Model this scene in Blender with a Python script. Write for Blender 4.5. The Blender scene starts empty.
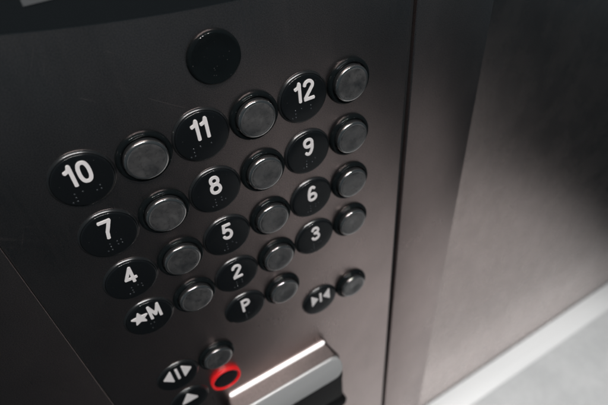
import bpy, bmesh, math, random
import numpy as np
from mathutils import Vector, Matrix

random.seed(4)
U = 0.06                       # one button column = 60 mm
ROW = 0.6178                   # row pitch in columns
FLOOR = 20.0                   # floor lies 20 units (1.2 m) under the top row

def P(x, y, z=0.0):            # panel coords: x right, y down, z into the wall  -> world metres
    return Vector((x*U, z*U, (FLOOR - y)*U))

scene = bpy.context.scene
col = scene.collection

# ------------------------------------------------------------------ helpers
def mesh_from(bm, name, smooth_angle=35):
    bmesh.ops.recalc_face_normals(bm, faces=bm.faces[:])
    me = bpy.data.meshes.new(name)
    bm.to_mesh(me); bm.free()
    for p in me.polygons: p.use_smooth = True
    b2 = bmesh.new(); b2.from_mesh(me)
    for e in b2.edges:
        if len(e.link_faces) == 2:
            e.smooth = e.calc_face_angle(0) < math.radians(smooth_angle)
    b2.to_mesh(me); b2.free()
    return me

def link(name, me, mat, parent=None, loc=(0, 0, 0)):
    o = bpy.data.objects.new(name, me)
    if mat and not me.materials: me.materials.append(mat)
    col.objects.link(o)
    o.parent = parent
    o.location = loc
    return o

def tag(o, label=None, cat=None, group=None, kind=None):
    if label: o['label'] = label
    if cat: o['category'] = cat
    if group: o['group'] = group
    if kind: o['kind'] = kind
    return o

def lathe(profile, seg=96, name='turned', angle=35):
    """profile: (radius, height towards the viewer) in column units; axis = -Y"""
    bm = bmesh.new()
    rings = []
    for r, h in profile:
        if r < 1e-6:
            rings.append([bm.verts.new((0, -h*U, 0))])
        else:
            rings.append([bm.verts.new((r*U*math.cos(2*math.pi*i/seg), -h*U, r*U*math.sin(2*math.pi*i/seg))) for i in range(seg)])
    for a, b in zip(rings, rings[1:]):
        for i in range(seg):
            j = (i+1) % seg
            if len(a) == 1: bm.faces.new((a[0], b[i], b[j]))
            elif len(b) == 1: bm.faces.new((a[i], a[j], b[0]))
            else: bm.faces.new((a[i], a[j], b[j], b[i]))
    return mesh_from(bm, name, angle)

def box(bm, x0, x1, y0, y1, z0, z1, bevel=0.0, seg=3):
    """panel-unit box relative to the origin of the object"""
    vs = [bm.verts.new((x*U, z*U, -y*U)) for x in (x0, x1) for y in (y0, y1) for z in (z0, z1)]
    f = [(0,1,3,2), (4,6,7,5), (0,4,5,1), (2,3,7,6), (0,2,6,4), (1,5,7,3)]
    fs = [bm.faces.new([vs[i] for i in q]) for q in f]
    if bevel:
        es = list({e for q in fs for e in q.edges})
        bmesh.ops.bevel(bm, geom=es, offset=bevel*U, segments=seg, profile=0.5, affect='EDGES')

def box_mesh(name, *a, **k):
    bm = bmesh.new(); box(bm, *a, **k); return mesh_from(bm, name, 50)

# ------------------------------------------------------------------ materials
def mat(name, base, rough=0.5, metal=0.0, spec=0.5, coat=0.0, emit=None, estr=0.0):
    m = bpy.data.materials.new(name); m.use_nodes = True
    b = m.node_tree.nodes['Principled BSDF']
    b.inputs['Base Color'].default_value = (*base, 1)
    b.inputs['Roughness'].default_value = rough
    b.inputs['Metallic'].default_value = metal
    b.inputs['Specular IOR Level'].default_value = spec
    b.inputs['Coat Weight'].default_value = coat
    b.inputs['Coat Roughness'].default_value = 0.06
    if emit:
        b.inputs['Emission Color'].default_value = (*emit, 1)
        b.inputs['Emission Strength'].default_value = estr
    return m, m.node_tree, b

def node(nt, t, **kw):
    n = nt.nodes.new(t)
    for k, v in kw.items(): setattr(n, k, v)
    return n

def coords(nt, scale):
    tc = node(nt, 'ShaderNodeTexCoord'); mp = node(nt, 'ShaderNodeMapping')
    mp.inputs['Scale'].default_value = scale
    nt.links.new(tc.outputs['Object'], mp.inputs['Vector'])
    return mp.outputs['Vector']

def noise(nt, vec, scale, detail=3, rough=0.55):
    n = node(nt, 'ShaderNodeTexNoise')
    n.inputs['Scale'].default_value = scale; n.inputs['Detail'].default_value = detail
    n.inputs['Roughness'].default_value = rough
    nt.links.new(vec, n.inputs['Vector'])
    return n.outputs['Fac']

def ramp(nt, fac, p0, c0, p1, c1):
    r = node(nt, 'ShaderNodeValToRGB')
    r.color_ramp.elements[0].position = p0; r.color_ramp.elements[0].color = (*c0, 1)
    r.color_ramp.elements[1].position = p1; r.color_ramp.elements[1].color = (*c1, 1)
    nt.links.new(fac, r.inputs['Fac'])
    return r.outputs['Color']

def maprange(nt, fac, a, b, c, d):
    r = node(nt, 'ShaderNodeMapRange')
    for i, v in zip(('From Min', 'From Max', 'To Min', 'To Max'), (a, b, c, d)): r.inputs[i].default_value = v
    nt.links.new(fac, r.inputs['Value'])
    return r.outputs['Result']

def brushed(name, tint, rough):
    m, nt, b = mat(name, tint, rough, 1.0)
    fine = noise(nt, coords(nt, (1, 1, 1)), 1900, 2)                    # bead-blasted grain
    brush = noise(nt, coords(nt, (420, 420, 9)), 1.0, 2, 0.5)          # faint vertical brush lines
    smear = noise(nt, coords(nt, (1, 1, 1)), 14, 4, 0.6)                # hand smears
    mix = node(nt, 'ShaderNodeMath', operation='ADD')
    nt.links.new(maprange(nt, brush, 0.2, 0.8, -0.012, 0.012), mix.inputs[0])
    nt.links.new(maprange(nt, smear, 0.3, 0.7, rough-0.025, rough+0.03), mix.inputs[1])
    nt.links.new(mix.outputs[0], b.inputs['Roughness'])
    t0 = tuple(c*0.66 for c in tint); t1 = tuple(min(1, c*1.28) for c in tint)
    c1 = ramp(nt, fine, 0.3, t0, 0.7, t1)
    stain = noise(nt, coords(nt, (1, 1, 0.6)), 34, 6, 0.65)             # dried wipe marks and fingerprints
    c2 = ramp(nt, stain, 0.32, (0.90, 0.90, 0.90), 0.62, (1.03, 1.03, 1.03))
    mx = node(nt, 'ShaderNodeMix', data_type='RGBA', blend_type='MULTIPLY'); mx.inputs['Factor'].default_value = 1
    nt.links.new(c1, mx.inputs[6]); nt.links.new(c2, mx.inputs[7])
    # hairline scratches and dust specks scatter light instead of mirroring it
    tc = node(nt, 'ShaderNodeTexCoord'); masks = []
    for rot, sx, sz, gs, thr in ((0.95, 2600, 16, 23, 0.565), (-0.5, 3000, 22, 19, 0.575)):
        mp = node(nt, 'ShaderNodeMapping'); mp.inputs['Rotation'].default_value = (0, rot, 0)
        mp2 = node(nt, 'ShaderNodeMapping'); mp2.inputs['Scale'].default_value = (sx, 1, sz)
        nt.links.new(tc.outputs['Object'], mp.inputs['Vector']); nt.links.new(mp.outputs['Vector'], mp2.inputs['Vector'])
        ln = maprange(nt, noise(nt, mp2.outputs['Vector'], 1, 1), 0.70, 0.75, 0, 1)
        gate = maprange(nt, noise(nt, tc.outputs['Object'], gs, 2), thr, thr+0.05, 0, 1)
        mu = node(nt, 'ShaderNodeMath', operation='MULTIPLY'); nt.links.new(ln, mu.inputs[0]); nt.links.new(gate, mu.inputs[1])
        masks.append(mu.outputs[0])
    vo = node(nt, 'ShaderNodeTexVoronoi'); vo.inputs['Scale'].default_value = 330
    nt.links.new(tc.outputs['Object'], vo.inputs['Vector'])
    sp = maprange(nt, vo.outputs['Distance'], 0.05, 0.10, 1, 0)
    gt = maprange(nt, noise(nt, tc.outputs['Object'], 150, 1), 0.66, 0.70, 0, 1)
    mu = node(nt, 'ShaderNodeMath', operation='MULTIPLY'); nt.links.new(sp, mu.inputs[0]); nt.links.new(gt, mu.inputs[1]); masks.append(mu.outputs[0])
    acc = masks[0]
    for k in masks[1:]:
        mm = node(nt, 'ShaderNodeMath', operation='MAXIMUM'); nt.links.new(acc, mm.inputs[0]); nt.links.new(k, mm.inputs[1]); acc = mm.outputs[0]
    nt.links.new(maprange(nt, acc, 0, 1, 1.0, 0.89), b.inputs['Metallic'])
    nt.links.new(mx.outputs[2], b.inputs['Base Color'])
    bp = node(nt, 'ShaderNodeBump'); bp.inputs['Strength'].default_value = 0.10
    bp.inputs['Distance'].default_value = 0.00008
    nt.links.new(fine, bp.inputs['Height']); nt.links.new(bp.outputs['Normal'], b.inputs['Normal'])
    return m

M_STEEL = brushed('warm_steel', (0.54, 0.435, 0.415), 0.29)
M_DOOR = brushed('door_steel', (0.50, 0.42, 0.40), 0.27)
M_HOUSE = brushed('reader_steel', (0.24, 0.20, 0.19), 0.40)
M_GAP, _, _ = mat('seam_black', (0.006, 0.007, 0.008), 0.7)

def dusty_black(name, base, rough, coat=0.0, spec=0.5, density=0.72):
    m, nt, b = mat(name, base, rough, 0.0, spec, coat)
    v = coords(nt, (1, 1, 1))
    vo = node(nt, 'ShaderNodeTexVoronoi'); vo.inputs['Scale'].default_value = 900
    nt.links.new(v, vo.inputs['Vector'])
    speck = maprange(nt, vo.outputs['Distance'], 0.06, 0.14, 1, 0)
    gate = maprange(nt, noise(nt, v, 420, 1), density-0.06, density, 0, 1)
    mul = node(nt, 'ShaderNodeMath', operation='MULTIPLY')
    nt.links.new(speck, mul.inputs[0]); nt.links.new(gate, mul.inputs[1])
    nt.links.new(ramp(nt, mul.outputs[0], 0, base, 1, (0.22, 0.22, 0.22)), b.inputs['Base Color'])
    return m

M_PLATE = dusty_black('black_plate', (0.0072, 0.0084, 0.0095), 0.15, 0.0, 0.45, 0.70)
M_BEZEL = dusty_black('black_bezel', (0.0060, 0.0078, 0.0085), 0.07, 0.0, 0.2, 0.62)
M_RIM = mat('plate_rim', (0.012, 0.013, 0.014), 0.25, 0.0, 0.9)[0]
M_NUM = mat('numeral_white', (0.84, 0.80, 0.795), 0.45)[0]
M_BRAILLE = mat('braille_black', (0.03, 0.034, 0.038), 0.18, 0.0, 0.8)[0]
M_RING = mat('lens_glint_ring', (0.47, 0.46, 0.455), 0.15, 0.95)[0]  # added reflector, imitates light coming through the lens edge
M_SKIRT = mat('smoked_skirt', (0.02, 0.021, 0.022), 0.2, 0.0, 0.6)[0]

m, nt, b = mat('smoked_lens', (0.06, 0.06, 0.06), 0.30, 0.12, 1.0, 0.8)
v = coords(nt, (1, 1, 1))
oi = node(nt, 'ShaderNodeObjectInfo')
sc_ = node(nt, 'ShaderNodeMath', operation='MULTIPLY'); sc_.inputs[1].default_value = 40
nt.links.new(oi.outputs['Random'], sc_.inputs[0])
def noise4(scale, detail, rough):
    n = node(nt, 'ShaderNodeTexNoise', noise_dimensions='4D')
    n.inputs['Scale'].default_value = scale; n.inputs['Detail'].default_value = detail; n.inputs['Roughness'].default_value = rough
    n.inputs['Distortion'].default_value = 0.6
    nt.links.new(v, n.inputs['Vector']); nt.links.new(sc_.outputs[0], n.inputs['W'])
    return n.outputs['Fac']
big = noise4(95, 2, 0.5); clo = noise4(420, 5, 0.7)
c1 = ramp(nt, big, 0.3, (0.030, 0.031, 0.033), 0.72, (0.098, 0.095, 0.094))
c2 = ramp(nt, clo, 0.25, (0.62, 0.62, 0.63), 0.75, (1.25, 1.24, 1.23))
mx = node(nt, 'ShaderNodeMix', data_type='RGBA', blend_type='MULTIPLY'); mx.inputs['Factor'].default_value = 1
nt.links.new(c1, mx.inputs[6]); nt.links.new(c2, mx.inputs[7])
nt.links.new(mx.outputs[2], b.inputs['Base Color'])
nt.links.new(maprange(nt, clo, 0.3, 0.7, 0.20, 0.46), b.inputs['Roughness'])
M_LENS = m

M_RED = mat('alarm_ring_red', (0.45, 0.008, 0.010), 0.35, emit=(1.0, 0.022, 0.026), estr=0.27)[0]
M_REDBTN = mat('alarm_button_black', (0.010, 0.010, 0.012), 0.25)[0]
M_STRIP = mat('light_strip', (0.8, 0.8, 0.8), 0.4, emit=(1.0, 0.97, 0.96), estr=1.1)[0]
M_SILVER = mat('satin_silver', (0.52, 0.522, 0.522), 0.36, 0.35)[0]
M_BLACK = mat('reader_black', (0.006, 0.0065, 0.007), 0.6, 0.0, 0.1)[0]
M_GLASS = mat('display_glass', (0.0105, 0.0125, 0.014), 0.3)[0]
M_SEG = mat('display_bar', (0.13, 0.135, 0.14), 0.5)[0]

# floor: pale honed stone with faint veins and dirt
m, nt, b = mat('pale_stone', (0.5, 0.5, 0.5), 0.42)
v = coords(nt, (1, 1, 1))
n1 = noise(nt, v, 9, 6, 0.62)
n2 = noise(nt, v, 60, 4, 0.6)
c1 = ramp(nt, n1, 0.32, (0.32, 0.328, 0.332), 0.68, (0.39, 0.396, 0.40))
c2 = ramp(nt, n2, 0.3, (0.93, 0.93, 0.93), 0.7, (1.03, 1.03, 1.03))
mx = node(nt, 'ShaderNodeMix', data_type='RGBA', blend_type='MULTIPLY')
mx.inputs['Factor'].default_value = 1
nt.links.new(c1, mx.inputs[6]); nt.links.new(c2, mx.inputs[7])
nt.links.new(mx.outputs[2], b.inputs['Base Color'])
M_FLOOR = m
m, nt, b = mat('sill_aluminium', (0.6, 0.6, 0.6), 0.5, 0.0)
gr = noise(nt, coords(nt, (3, 600, 600)), 1, 3)
nt.links.new(ramp(nt, gr, 0.3, (0.48, 0.485, 0.488), 0.7, (0.54, 0.546, 0.55)), b.inputs['Base Color'])
M_SILL = m

# ------------------------------------------------------------------ setting
fl = bmesh.new(); box(fl, -30, 45, 0.0, 0.6, -40, 3.34)
floor = link('floor', mesh_from(fl, 'floor'), M_FLOOR, None, P(0, FLOOR, 0))
tag(floor, kind='structure')

door = link('elevator_door', box_mesh('elevator_door', 3.6, 42, -44, -0.02, 3.35, 4.1, bevel=0.03), M_DOOR, None, P(0, FLOOR, 0))
tag(door, 'plain brushed steel door set back behind the steel post', 'door')

bm = bmesh.new()
box(bm, 4.38, 42, -0.05, 0.0, 2.26, 3.33, bevel=0.02)
sill = link('door_sill', mesh_from(bm, 'door_sill', 50), M_SILL, None, P(0, FLOOR-0.002, 0))
tag(sill, 'pale aluminium sill strip along the foot of the steel door', 'sill')

bm = bmesh.new(); box(bm, 3.292, 4.33, -44, -0.02, 0.0, 4.3, bevel=0.02)
jamb = link('door_post', mesh_from(bm, 'door_post', 50), M_STEEL, None, P(0, FLOOR, 0))
tag(jamb, 'narrow brushed steel post between the button panel and the door', 'post')

bm = bmesh.new(); box(bm, -16, -0.762, -44, -0.02, 0.0, 1.0, bevel=0.004)
wall = link('wall_panel', mesh_from(bm, 'wall_panel', 50), M_STEEL, None, P(0, FLOOR, 0))
tag(wall, 'dark steel wall panel left of the seam beside the button panel', 'wall')

# ------------------------------------------------------------------ control panel
ROOT = P(1.25, FLOOR, 0)
panel = bpy.data.objects.new('control_panel', None); col.objects.link(panel)
panel.location = ROOT; panel.empty_display_size = 0.05
tag(panel, 'brushed steel elevator panel with black numbered plates and round push buttons', 'control panel')

def L(x, y, z=0.0): return P(x, y, z) - ROOT

bm = bmesh.new(); box(bm, -0.742-1.25, 3.215-1.25, -42, -0.02, 0.0, 0.35, bevel=0.003)
face = link('faceplate', mesh_from(bm, 'faceplate', 50), M_STEEL, panel, (0, 0, 0))
bm = bmesh.new(); box(bm, 3.217-1.25, 3.288-1.25, -42, -0.03, 0.05, 0.9);  box(bm, -0.760-1.25, -0.744-1.25, -42, -0.03, 0.02, 0.9)
link('seam_gasket', mesh_from(bm, 'backing', 50), M_GAP, panel, (0, 0, 0))

# ---- glyphs: union of rounded strokes / polygons -> contour -> raised solid
SW = 0.0155
def arc(cx, cy, rx, ry, a0, a1, n=28):
    return [(cx+rx*math.cos(math.radians(a0+(a1-a0)*i/n)), cy+ry*math.sin(math.radians(a0+(a1-a0)*i/n))) for i in range(n+1)]
def sup(cx, cy, rx, ry, e=2.5, n=60):
    o = []
    for i in range(n+1):
        t = 2*math.pi*i/n; c, s = math.cos(t), math.sin(t)
        o.append((cx+rx*math.copysign(abs(c)**(2/e), c), cy+ry*math.copysign(abs(s)**(2/e), s)))
    return o
T, B = -0.1695, 0.009
def g1(x): return [[(x-0.040, -0.124), (x-0.022, -0.131), (x-0.010, -0.143), (x-0.002, T), (x, T+0.004), (x, B)]]
def g2(x): return [arc(x, T+0.041, 0.041, 0.041, 190, 395) + [(x-0.041, B-0.012), (x-0.041, B), (x+0.042, B)]]
SIX = lambda x: [sup(x, -0.036, 0.042, 0.0425, 2.2), arc(x+0.004, -0.060, 0.046, 0.107, 172, 300)]
def g9(x): return [[(2*x-a, T+B-b_) for a, b_ in s] for s in SIX(x)]
GL = {
 '10': g1(-0.058) + [sup(0.034, -0.08, 0.039, 0.0868, 2.4)],
 '11': g1(-0.030) + g1(0.054),
 '12': g1(-0.045) + g2(0.050),
 '2': g2(0), '9': g9(0), '6': SIX(0),
 '3': [arc(0, T+0.040, 0.037, 0.040, 200, 430) + [(-0.010, -0.089)], [(-0.010, -0.089), (0.006, -0.088)] + arc(0, B-0.045, 0.042, 0.045, -70, 160)],
 '4': [[(0.020, B), (0.020, T), (-0.047, -0.034), (0.046, -0.034)]],
 '5': [[(0.037, T), (-0.024, T), (-0.033, -0.088)] + arc(0.000, -0.048, 0.043, 0.0545, 225, 510)],
 '7': [[(-0.043, T), (0.042, T), (0.020, -0.115), (-0.006, -0.055), (-0.016, B)]],
 '8': [sup(0, T+0.039, 0.035, 0.039, 2.1), sup(0, B-0.0465, 0.043, 0.0475, 2.1)],
 'P': [[(-0.035, B), (-0.035, T), (0.000, T)] + arc(0.000, T+0.046, 0.046, 0.046, -90, 90) + [(-0.035, T+0.092)]],
 'M': [[(0.018, B), (0.018, T), (0.066, -0.030), (0.114, T), (0.114, B)]],
}
star = [(-0.092+(0.080 if i % 2 == 0 else 0.036)*math.sin(math.pi*i/5), -0.068-(0.080 if i % 2 == 0 else 0.036)*math.cos(math.pi*i/5)) for i in range(10)]
POLY = {
 'M': [(star, 0.009)],
 'close': [([(-0.130, -0.172), (-0.130, 0.002), (-0.050, -0.085)], 0.009), ([(0.130, -0.172), (0.130, 0.002), (0.050, -0.085)], 0.009),
           ([(-0.008, -0.165), (0.008, -0.165), (0.008, -0.005), (-0.008, -0.005)], 0.008)],
 'open': [([(-0.164, -0.080), (-0.072, -0.182), (-0.072, 0.022)], 0.009), ([(0.164, -0.080), (0.072, -0.182), (0.072, 0.022)], 0.009),
          ([(-0.008, -0.180), (0.008, -0.180), (0.008, 0.020), (-0.008, 0.020)], 0.008)],
 'bell': [([(0.0, -0.185), (-0.092, -0.030), (0.092, -0.030)], 0.012)],
}
def seg_d(X, Y, a, b_):
    dx, dy = b_[0]-a[0], b_[1]-a[1]; q = dx*dx+dy*dy
    t = np.clip(((X-a[0])*dx+(Y-a[1])*dy)/(q if q > 1e-14 else 1), 0, 1)
    return np.hypot(X-a[0]-t*dx, Y-a[1]-t*dy)
def glyph_mesh(key, depth=0.009):
    x0, x1, y0, y1, st = -0.22, 0.22, -0.24, 0.07, 0.0031
    xs = np.arange(x0, x1, st); ys = np.arange(y0, y1, st)
    X, Y = np.meshgrid(xs, ys)
    D = np.full(X.shape, 9.0)
    for s in GL.get(key, []):
        n = len(s)
        def ext(k):                       # how far a square end reaches past vertex k
            if k in (0, n-1):
                return 0.0 if (abs(s[0][0]-s[-1][0]) + abs(s[0][1]-s[-1][1]) < 1e-6) else SW*0.8
            a, b_, c = s[k-1], s[k], s[k+1]
            t = abs(math.atan2((b_[0]-a[0])*(c[1]-b_[1])-(b_[1]-a[1])*(c[0]-b_[0]), (b_[0]-a[0])*(c[0]-b_[0])+(b_[1]-a[1])*(c[1]-b_[1])))
            return SW*0.85 if 0.9 < t < 1.9 else 0.0
        for k, (a, b_) in enumerate(zip(s, s[1:])):
            e0, e1 = ext(k), ext(k+1)
            D = np.minimum(D, seg_d(X, Y, a, b_) - SW)
            ln = math.hypot(b_[0]-a[0], b_[1]-a[1])
            if (e0 or e1) and ln > 1e-6:
                ux, uy = (b_[0]-a[0])/ln, (b_[1]-a[1])/ln
                mx_, my_ = a[0]+ux*(ln+e1-e0)/2, a[1]+uy*(ln+e1-e0)/2
                r_ = 0.0055
                q0 = np.abs((X-mx_)*ux+(Y-my_)*uy)-(ln+e0+e1)/2+r_
                q1 = np.abs(-(X-mx_)*uy+(Y-my_)*ux)-SW+r_
                D = np.minimum(D, np.hypot(np.maximum(q0, 0), np.maximum(q1, 0))+np.minimum(np.maximum(q0, q1), 0)-r_)
    for pts, rad in POLY.get(key, []):
        d = np.full(X.shape, 9.0); ins = np.zeros(X.shape, bool)
        for a, b_ in zip(pts, pts[1:]+pts[:1]):
            d = np.minimum(d, seg_d(X, Y, a, b_))
            c = ((a[1] > Y) != (b_[1] > Y)) & (X < (b_[0]-a[0])*(Y-a[1])/((b_[1]-a[1]) or 1e-12)+a[0])
            ins ^= c
        D = np.minimum(D, np.where(ins, -d, d) - rad)
    D[np.abs(D) < 1e-7] = 1e-7
    nxt = {}
    ny, nx = D.shape
    def pt(e):
        i, j, k = e
        if k == 0:
            t = D[j, i]/(D[j, i]-D[j, i+1]); return (xs[i]+t*st, ys[j])
        t = D[j, i]/(D[j, i]-D[j+1, i]); return (xs[i], ys[j]+t*st)
    links = {}
    for j in range(ny-1):
        for i in range(nx-1):
            q = (D[j, i] < 0, D[j, i+1] < 0, D[j+1, i+1] < 0, D[j+1, i] < 0)
            if all(q) or not any(q): continue
            es = []
            if q[0] != q[1]: es.append((i, j, 0))
            if q[1] != q[2]: es.append((i+1, j, 1))
            if q[2] != q[3]: es.append((i, j+1, 0))
            if q[3] != q[0]: es.append((i, j, 1))
            for a, b_ in ([(es[0], es[1])] if len(es) == 2 else [(es[0], es[1]), (es[2], es[3])]):
                links.setdefault(a, []).append(b_); links.setdefault(b_, []).append(a)
    loops = []; seen = set()
    for s in links:
        if s in seen: continue
        lp = [s]; seen.add(s); cur = s
        while True:
            n_ = [w for w in links[cur] if w not in seen]
            if not n_: break
            cur = n_[0]; seen.add(cur); lp.append(cur)
        loops.append([pt(e) for e in lp])
    cu = bpy.data.curves.new('numeral', 'CURVE'); cu.dimensions = '2D'; cu.fill_mode = 'BOTH'
    cu.extrude = depth*U/2; cu.bevel_depth = 0.0014*U; cu.bevel_resolution = 2; cu.offset = -0.0014*U
    for lp in loops:
        sp = cu.splines.new('POLY'); sp.points.add(len(lp)-1); sp.use_cyclic_u = True
        for k, (a, b_) in enumerate(lp): sp.points[k].co = (a*U, -b_*U, 0, 1)
    to = bpy.data.objects.new('numeral_tmp', cu); col.objects.link(to)
    dg = bpy.context.evaluated_depsgraph_get(); dg.update()
    me = bpy.data.meshes.new_from_object(to.evaluated_get(dg))
    bpy.data.objects.remove(to); bpy.data.curves.remove(cu)
    me.transform(Matrix(((1, 0, 0, 0), (0, 0, -1, 0), (0, 1, 0, 0), (0, 0, 0, 1))))
    me.materials.clear()
    return me

BR = {'#': (3, 4, 5, 6), '1': (1,), '2': (1, 2), '3': (1, 4), '4': (1, 4, 5), '5': (1, 5), '6': (1, 2, 4), '7': (1, 2, 4, 5),
      '8': (1, 2, 5), '9': (2, 4), '0': (2, 4, 5), 'M': (1, 3, 4), 'P': (1, 2, 3, 4)}
def braille_mesh(text):
    bm = bmesh.new()
    w = 0.10*(len(text)-1)+0.036
    xstart = -w/2 - (0.02 if len(text) == 3 else 0.0)
    for k, ch in enumerate(text):
        for d in BR[ch]:
            x = xstart+0.10*k+(0.036 if d > 3 else 0); y = 0.087+0.036*((d-1) % 3)
            mtx = Matrix.Translation((x*U, 0, -y*U)) @ Matrix.Diagonal((1, 0.75, 1, 1))
            bmesh.ops.create_uvsphere(bm, u_segments=12, v_segments=8, radius=0.0085*U, matrix=mtx)
    return mesh_from(bm, 'braille', 80)

# ---- one number plate: black disc in a thin dark-chrome rim, raised sign, braille
def rnd(r0, h0, rad, n=6):       # rounded outer shoulder from (r0,h0) going in
    return [(r0-rad+rad*math.cos(t), h0+rad*math.sin(t)) for t in [math.pi/2*i/n for i in range(n+1)]]
PLATE_H = 0.036
plate_me = lathe([(0.2395, -0.01), (0.2395, 0.022)] + rnd(0.2395, 0.022, 0.014, 5) + [(0.12, PLATE_H+0.0006), (0, PLATE_H+0.001)], name='number_plate', angle=50)
rim_me = lathe([(0.261, -0.012)] + [(0.261, 0.004)] + [(0.2590, 0.0085), (0.252, 0.0165), (0.246, 0.0235), (0.243, 0.0245), (0.2405, 0.022), (0.2405, -0.005)], name='rim', angle=60)
SIGNS = [('10', 0, 0, '#10'), ('11', 1, 0, '#11'), ('12', 2, 0, '#12'), ('7', 0, 1, '#7'), ('8', 1, 1, '#8'), ('9', 2, 1, '#9'),
         ('4', 0, 2, '#4'), ('5', 1, 2, '#5'), ('6', 2, 2, '#6'), ('M', 0, 3, 'M'), ('2', 1, 3, '#2'), ('3', 2, 3, '#3'),
         ('P', 1, 4, 'P'), ('close', 2, 4.985, None), ('open', 0, 4.985, None), ('bell', 0, 5.99, None)]
WORDS = {'M': 'black round plate with a white star and letter M', 'P': 'black round plate with a white letter P',
         'close': 'black round plate with inward door-close arrows', 'open': 'black round plate with outward door-open arrows',
         'bell': 'black round plate with a white upward triangle'}
plate0 = rim0 = None
for key, c, r, br in SIGNS:
    if plate0 is None:
        plate0 = pl = link('number_plate', plate_me, M_PLATE, panel, L(c, r*ROW))
        rim0 = link('rim', rim_me, M_RIM, pl)
    else:
        pl = plate0.copy(); col.objects.link(pl); pl.parent = panel; pl.location = L(c, r*ROW)
        rr = rim0.copy(); col.objects.link(rr); rr.parent = pl; rr.location = (0, 0, 0)
    pl['label'] = WORDS.get(key, 'black round plate with a white raised number %s' % key)
    isn = key not in ('close', 'open', 'bell')
    link('numeral' if isn else 'symbol', glyph_mesh(key), M_NUM, pl, (0, -(PLATE_H+0.004)*U, 0))
    if br: link('braille', braille_mesh(br), M_BRAILLE, pl, (0, -PLATE_H*U, 0))

# ---- one push button: black turned bezel, smoked lens, added mirror ring for its glowing edge
def curve_pts(cx, ch, rx, rh, a0, a1, n):
    return [(cx+rx*math.cos(math.radians(a0+(a1-a0)*i/n)), ch+rh*math.sin(math.radians(a0+(a1-a0)*i/n))) for i in range(n+1)]
bezel_me = lathe([(0.236, -0.01), (0.236, 0.003)] + curve_pts(0.211, 0.003, 0.025, 0.041, 0, 97, 14) + [(0.203, 0.0425), (0.193, 0.037), (0.189, 0.032), (0.188, -0.005)], name='push_button', angle=50)
skirt_me = lathe([(0.184, -0.005), (0.184, 0.058), (0.179, 0.062), (0.170, 0.062)], name='lens_skirt', angle=50)
ring_me = lathe([(0.183, 0.056), (0.183, 0.066)] + curve_pts(0.158, 0.066, 0.025, 0.021, 0, 90, 12) + [(0.156, 0.086), (0.156, 0.06)], name='lens_glint_ring', angle=50)
lens_me = lathe([(0.1565, 0.05), (0.1565, 0.0855), (0.154, 0.0868), (0.13, 0.0862), (0.08, 0.0835), (0.045, 0.083), (0.040, 0.0822), (0, 0.082)], name='lens', angle=50)
b0 = ring0 = lens0 = skirt0 = None
BTN = [(0.5, 0), (1.5, 0), (2.5, 0), (0.5, 1), (1.5, 1), (2.5, 1), (0.5, 2), (1.5, 2), (2.5, 2), (0.5, 3), (1.5, 3), (2.5, 3), (1.5, 4), (2.5, 4.985), (0.5, 4.985)]
for c, r in BTN:
    if b0 is None:
        b0 = link('push_button', bezel_me, M_BEZEL, panel, L(c, r*ROW))
        skirt0 = link('lens_skirt', skirt_me, M_SKIRT, b0); ring0 = link('lens_glint_ring', ring_me, M_RING, b0); lens0 = link('lens', lens_me, M_LENS, b0)
    else:
        b = b0.copy(); col.objects.link(b); b.parent = panel; b.location = L(c, r*ROW)
        for s in (skirt0, ring0, lens0):
            k = s.copy(); col.objects.link(k); k.parent = b; k.location = (0, 0, 0)
            k.rotation_euler = (0, random.uniform(0, 6.28), 0)

# ---- alarm button with its lit red ring
al = link('alarm_button', lathe([(0.170, -0.01), (0.170, 0.014)] + rnd(0.170, 0.014, 0.02, 5) + [(0.12, 0.035), (0, 0.030)], name='alarm_button', angle=50), M_REDBTN, panel, L(0.512, 5.925*ROW))
al['label'] = 'black alarm button inside a glowing red ring'
link('red_ring', lathe([(0.206, -0.01), (0.206, 0.032)] + rnd(0.206, 0.032, 0.016, 6) + curve_pts(0.188, 0.032, 0.014, 0.014, 90, 180, 5) + [(0.174, -0.005)], name='red_ring', angle=50), M_RED, al)

# ---- blank black boss at the top
bl = link('blank_boss', lathe([(0.226, -0.01), (0.226, 0.003)] + curve_pts(0.201, 0.003, 0.025, 0.042, 0, 92, 14) + [(0.192, 0.0445), (0.188, 0.0435), (0.1, 0.0438), (0, 0.044)], name='blank_boss', angle=50), M_BEZEL, panel, L(1.25, -0.633))
bl['label'] = 'blank black round boss above the numbered plates'

# ---- display window with curved lower edge
bm = bmesh.new()
N = 40; fr = []
for i in range(N+1):
    x = -0.60+3.70*i/N
    fr.append((x, -0.99-0.04*(x-2.2)**2))
pts = fr + [(3.10, -3.2), (-0.60, -3.2)]
va = [bm.verts.new(((x-1.25)*U, -0.006*U, -y*U)) for x, y in pts]
vb = [bm.verts.new(((x-1.25)*U, 0.01*U, -y*U)) for x, y in pts]
bm.faces.new(va); bm.faces.new(vb[::-1])
for i in range(len(pts)):
    j = (i+1) % len(pts); bm.faces.new((va[i], vb[i], vb[j], va[j]))
dw = link('display_window', mesh_from(bm, 'display_window', 30), M_GLASS, panel, L(1.25, 0))
bm = bmesh.new(); box(bm, 0.125-1.25, 0.62-1.25, -1.62, -1.318, -0.012, -0.004, bevel=0.003, seg=2)
link('display_mark', mesh_from(bm, 'display_mark', 50), M_SEG, dw)

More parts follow.
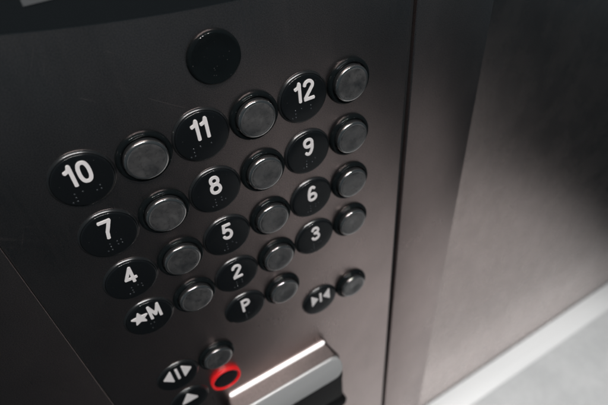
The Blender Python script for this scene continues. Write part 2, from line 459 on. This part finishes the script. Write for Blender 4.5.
# ---- card reader under the buttons
def loft(secs, name, angle=40, bevel=None):
    """secs: list of closed loops (panel units), bridged in order, first and last capped"""
    bm = bmesh.new()
    rings = [[bm.verts.new((x*U, z*U, -y*U)) for x, y, z in s] for s in secs]
    for a, b_ in zip(rings, rings[1:]):
        for i in range(len(a)):
            j = (i+1) % len(a); bm.faces.new((a[i], a[j], b_[j], b_[i]))
    bm.faces.new(rings[0][::-1]); bm.faces.new(rings[-1])
    if bevel: bmesh.ops.bevel(bm, geom=bm.edges[:], offset=bevel*U, segments=3, profile=0.5, affect='EDGES')
    return mesh_from(bm, name, angle)
def rrect(hw, y0, y1, z0, z1, rad, n=6):
    """rounded rectangle centred on x=0; z runs linearly from z0 at y0 to z1 at y1"""
    o = []
    for cx, cy, a0 in ((hw-rad, y0+rad, -90), (hw-rad, y1-rad, 0), (-hw+rad, y1-rad, 90), (-hw+rad, y0+rad, 180)):
        for i in range(n+1):
            a = math.radians(a0+90*i/n); o.append((cx+rad*math.cos(a), cy+rad*math.sin(a)))
    return [(x, y, z0+(z1-z0)*(y-y0)/(y1-y0)) for x, y in o]
CX, CY = 1.25, 4.20
rd = link('card_reader', loft([rrect(0.82, 0.0, 1.30, 0.01, 0.01, 0.05), rrect(0.90, 0.065, 1.22, -0.20, -0.20, 0.10)], 'card_reader', 40), M_HOUSE, panel, L(CX, CY))
rd['label'] = 'projecting steel reader housing with a silver slanted cover'
link('silver_cover', loft([rrect(0.89, 0.08, 0.42, -0.19, -0.19, 0.16), rrect(0.89, 0.08, 0.42, -0.21, -0.36, 0.165), rrect(0.875, 0.093, 0.407, -0.229, -0.366, 0.155), rrect(0.85, 0.115, 0.385, -0.243, -0.366, 0.134)], 'silver_cover', 40), M_SILVER, rd)
link('cover_groove', loft([rrect(0.80, 0.318, 0.330, -0.30, -0.30, 0.005), rrect(0.80, 0.318, 0.330, -0.334, -0.340, 0.005)], 'cover_groove', 40), M_BLACK, rd)
link('black_front', loft([rrect(0.93, 0.36, 1.46, 0.012, 0.012, 0.08), rrect(0.935, 0.38, 1.44, -0.20, -0.20, 0.08), rrect(0.86, 0.40, 1.36, -0.35, -0.225, 0.08)], 'black_front', 40), M_BLACK, rd)
link('light_strip', loft([rrect(0.772, -0.102, -0.008, 0.005, 0.005, 0.042), rrect(0.772, -0.102, -0.008, -0.012, -0.012, 0.042), rrect(0.762, -0.090, -0.020, -0.018, -0.018, 0.034)], 'light_strip', 40), M_STRIP, rd)
link('lower_lip', loft([rrect(1.06, 1.72, 1.98, 0.01, 0.01, 0.12), rrect(1.06, 1.72, 1.98, -0.12, -0.12, 0.12), rrect(1.02, 1.76, 1.94, -0.16, -0.16, 0.09)], 'lower_lip', 40), M_BLACK, rd)

# ------------------------------------------------------------------ light
w = bpy.data.worlds.new('World'); scene.world = w; w.use_nodes = True
bg = w.node_tree.nodes['Background']
bg.inputs['Color'].default_value = (0.52, 0.84, 1.0, 1); bg.inputs['Strength'].default_value = 0.046

def spot(name, loc, target, power, half, blend, radius, colr=(1, 0.98, 0.965)):
    l = bpy.data.lights.new(name, 'SPOT'); l.energy = power; l.spot_size = 2*math.radians(half); l.spot_blend = blend
    l.shadow_soft_size = radius; l.color = colr
    o = bpy.data.objects.new(name, l); col.objects.link(o); o.location = loc
    o.rotation_euler = (target-loc).to_track_quat('-Z', 'Y').to_euler()
    return o
for i in range(6):
    spot('ceiling_downlight', P(-8+3.4*i, -20, -13-0.7*i), P(1.2, 1.6, 0), 17, 9, 0.5, 0.013)
spot('doorway_downlight', P(12, -20, 0), P(12, FLOOR, 0), 322, 19.5, 0.9, 0.10, (1, 0.985, 0.97))
spot('cabin_downlight', P(15.5, -20, -18), P(15.5, FLOOR, -18), 105, 17.5, 0.9, 0.10, (1, 0.985, 0.97))

# ------------------------------------------------------------------ camera
Rr = ((0.8600236396244163, 0.07138946152247247, -0.5052354738837986), (-0.38862360789544415, 0.7332846839494387, -0.5579115195721243), (0.3306524318274148, 0.6761635283483427, 0.6583857928736395))
def D(v): return Vector((v[0], v[2], -v[1]))
cam = bpy.data.cameras.new('Camera'); co = bpy.data.objects.new('Camera', cam); col.objects.link(co)
rx, up, bk = D(Rr[0]), -D(Rr[1]), -D(Rr[2])
mw = Matrix((rx, up, bk)).transposed().to_4x4()
mw.translation = P(0.13266147, -2.37068042, -3.5432474)
co.matrix_world = mw
cam.sensor_width = 36; cam.lens = 36*496.457/608
cam.clip_start = 0.01; cam.clip_end = 100
cam.dof.use_dof = True; cam.dof.focus_distance = 4.35*U
cam.dof.aperture_fstop = (cam.lens/1000)/0.0042
cam.dof.aperture_fstop = 7.6
scene.camera = co
vs = scene.view_settings
vs.view_transform = 'Standard'; vs.look = 'None'; vs.exposure = 0; vs.gamma = 1
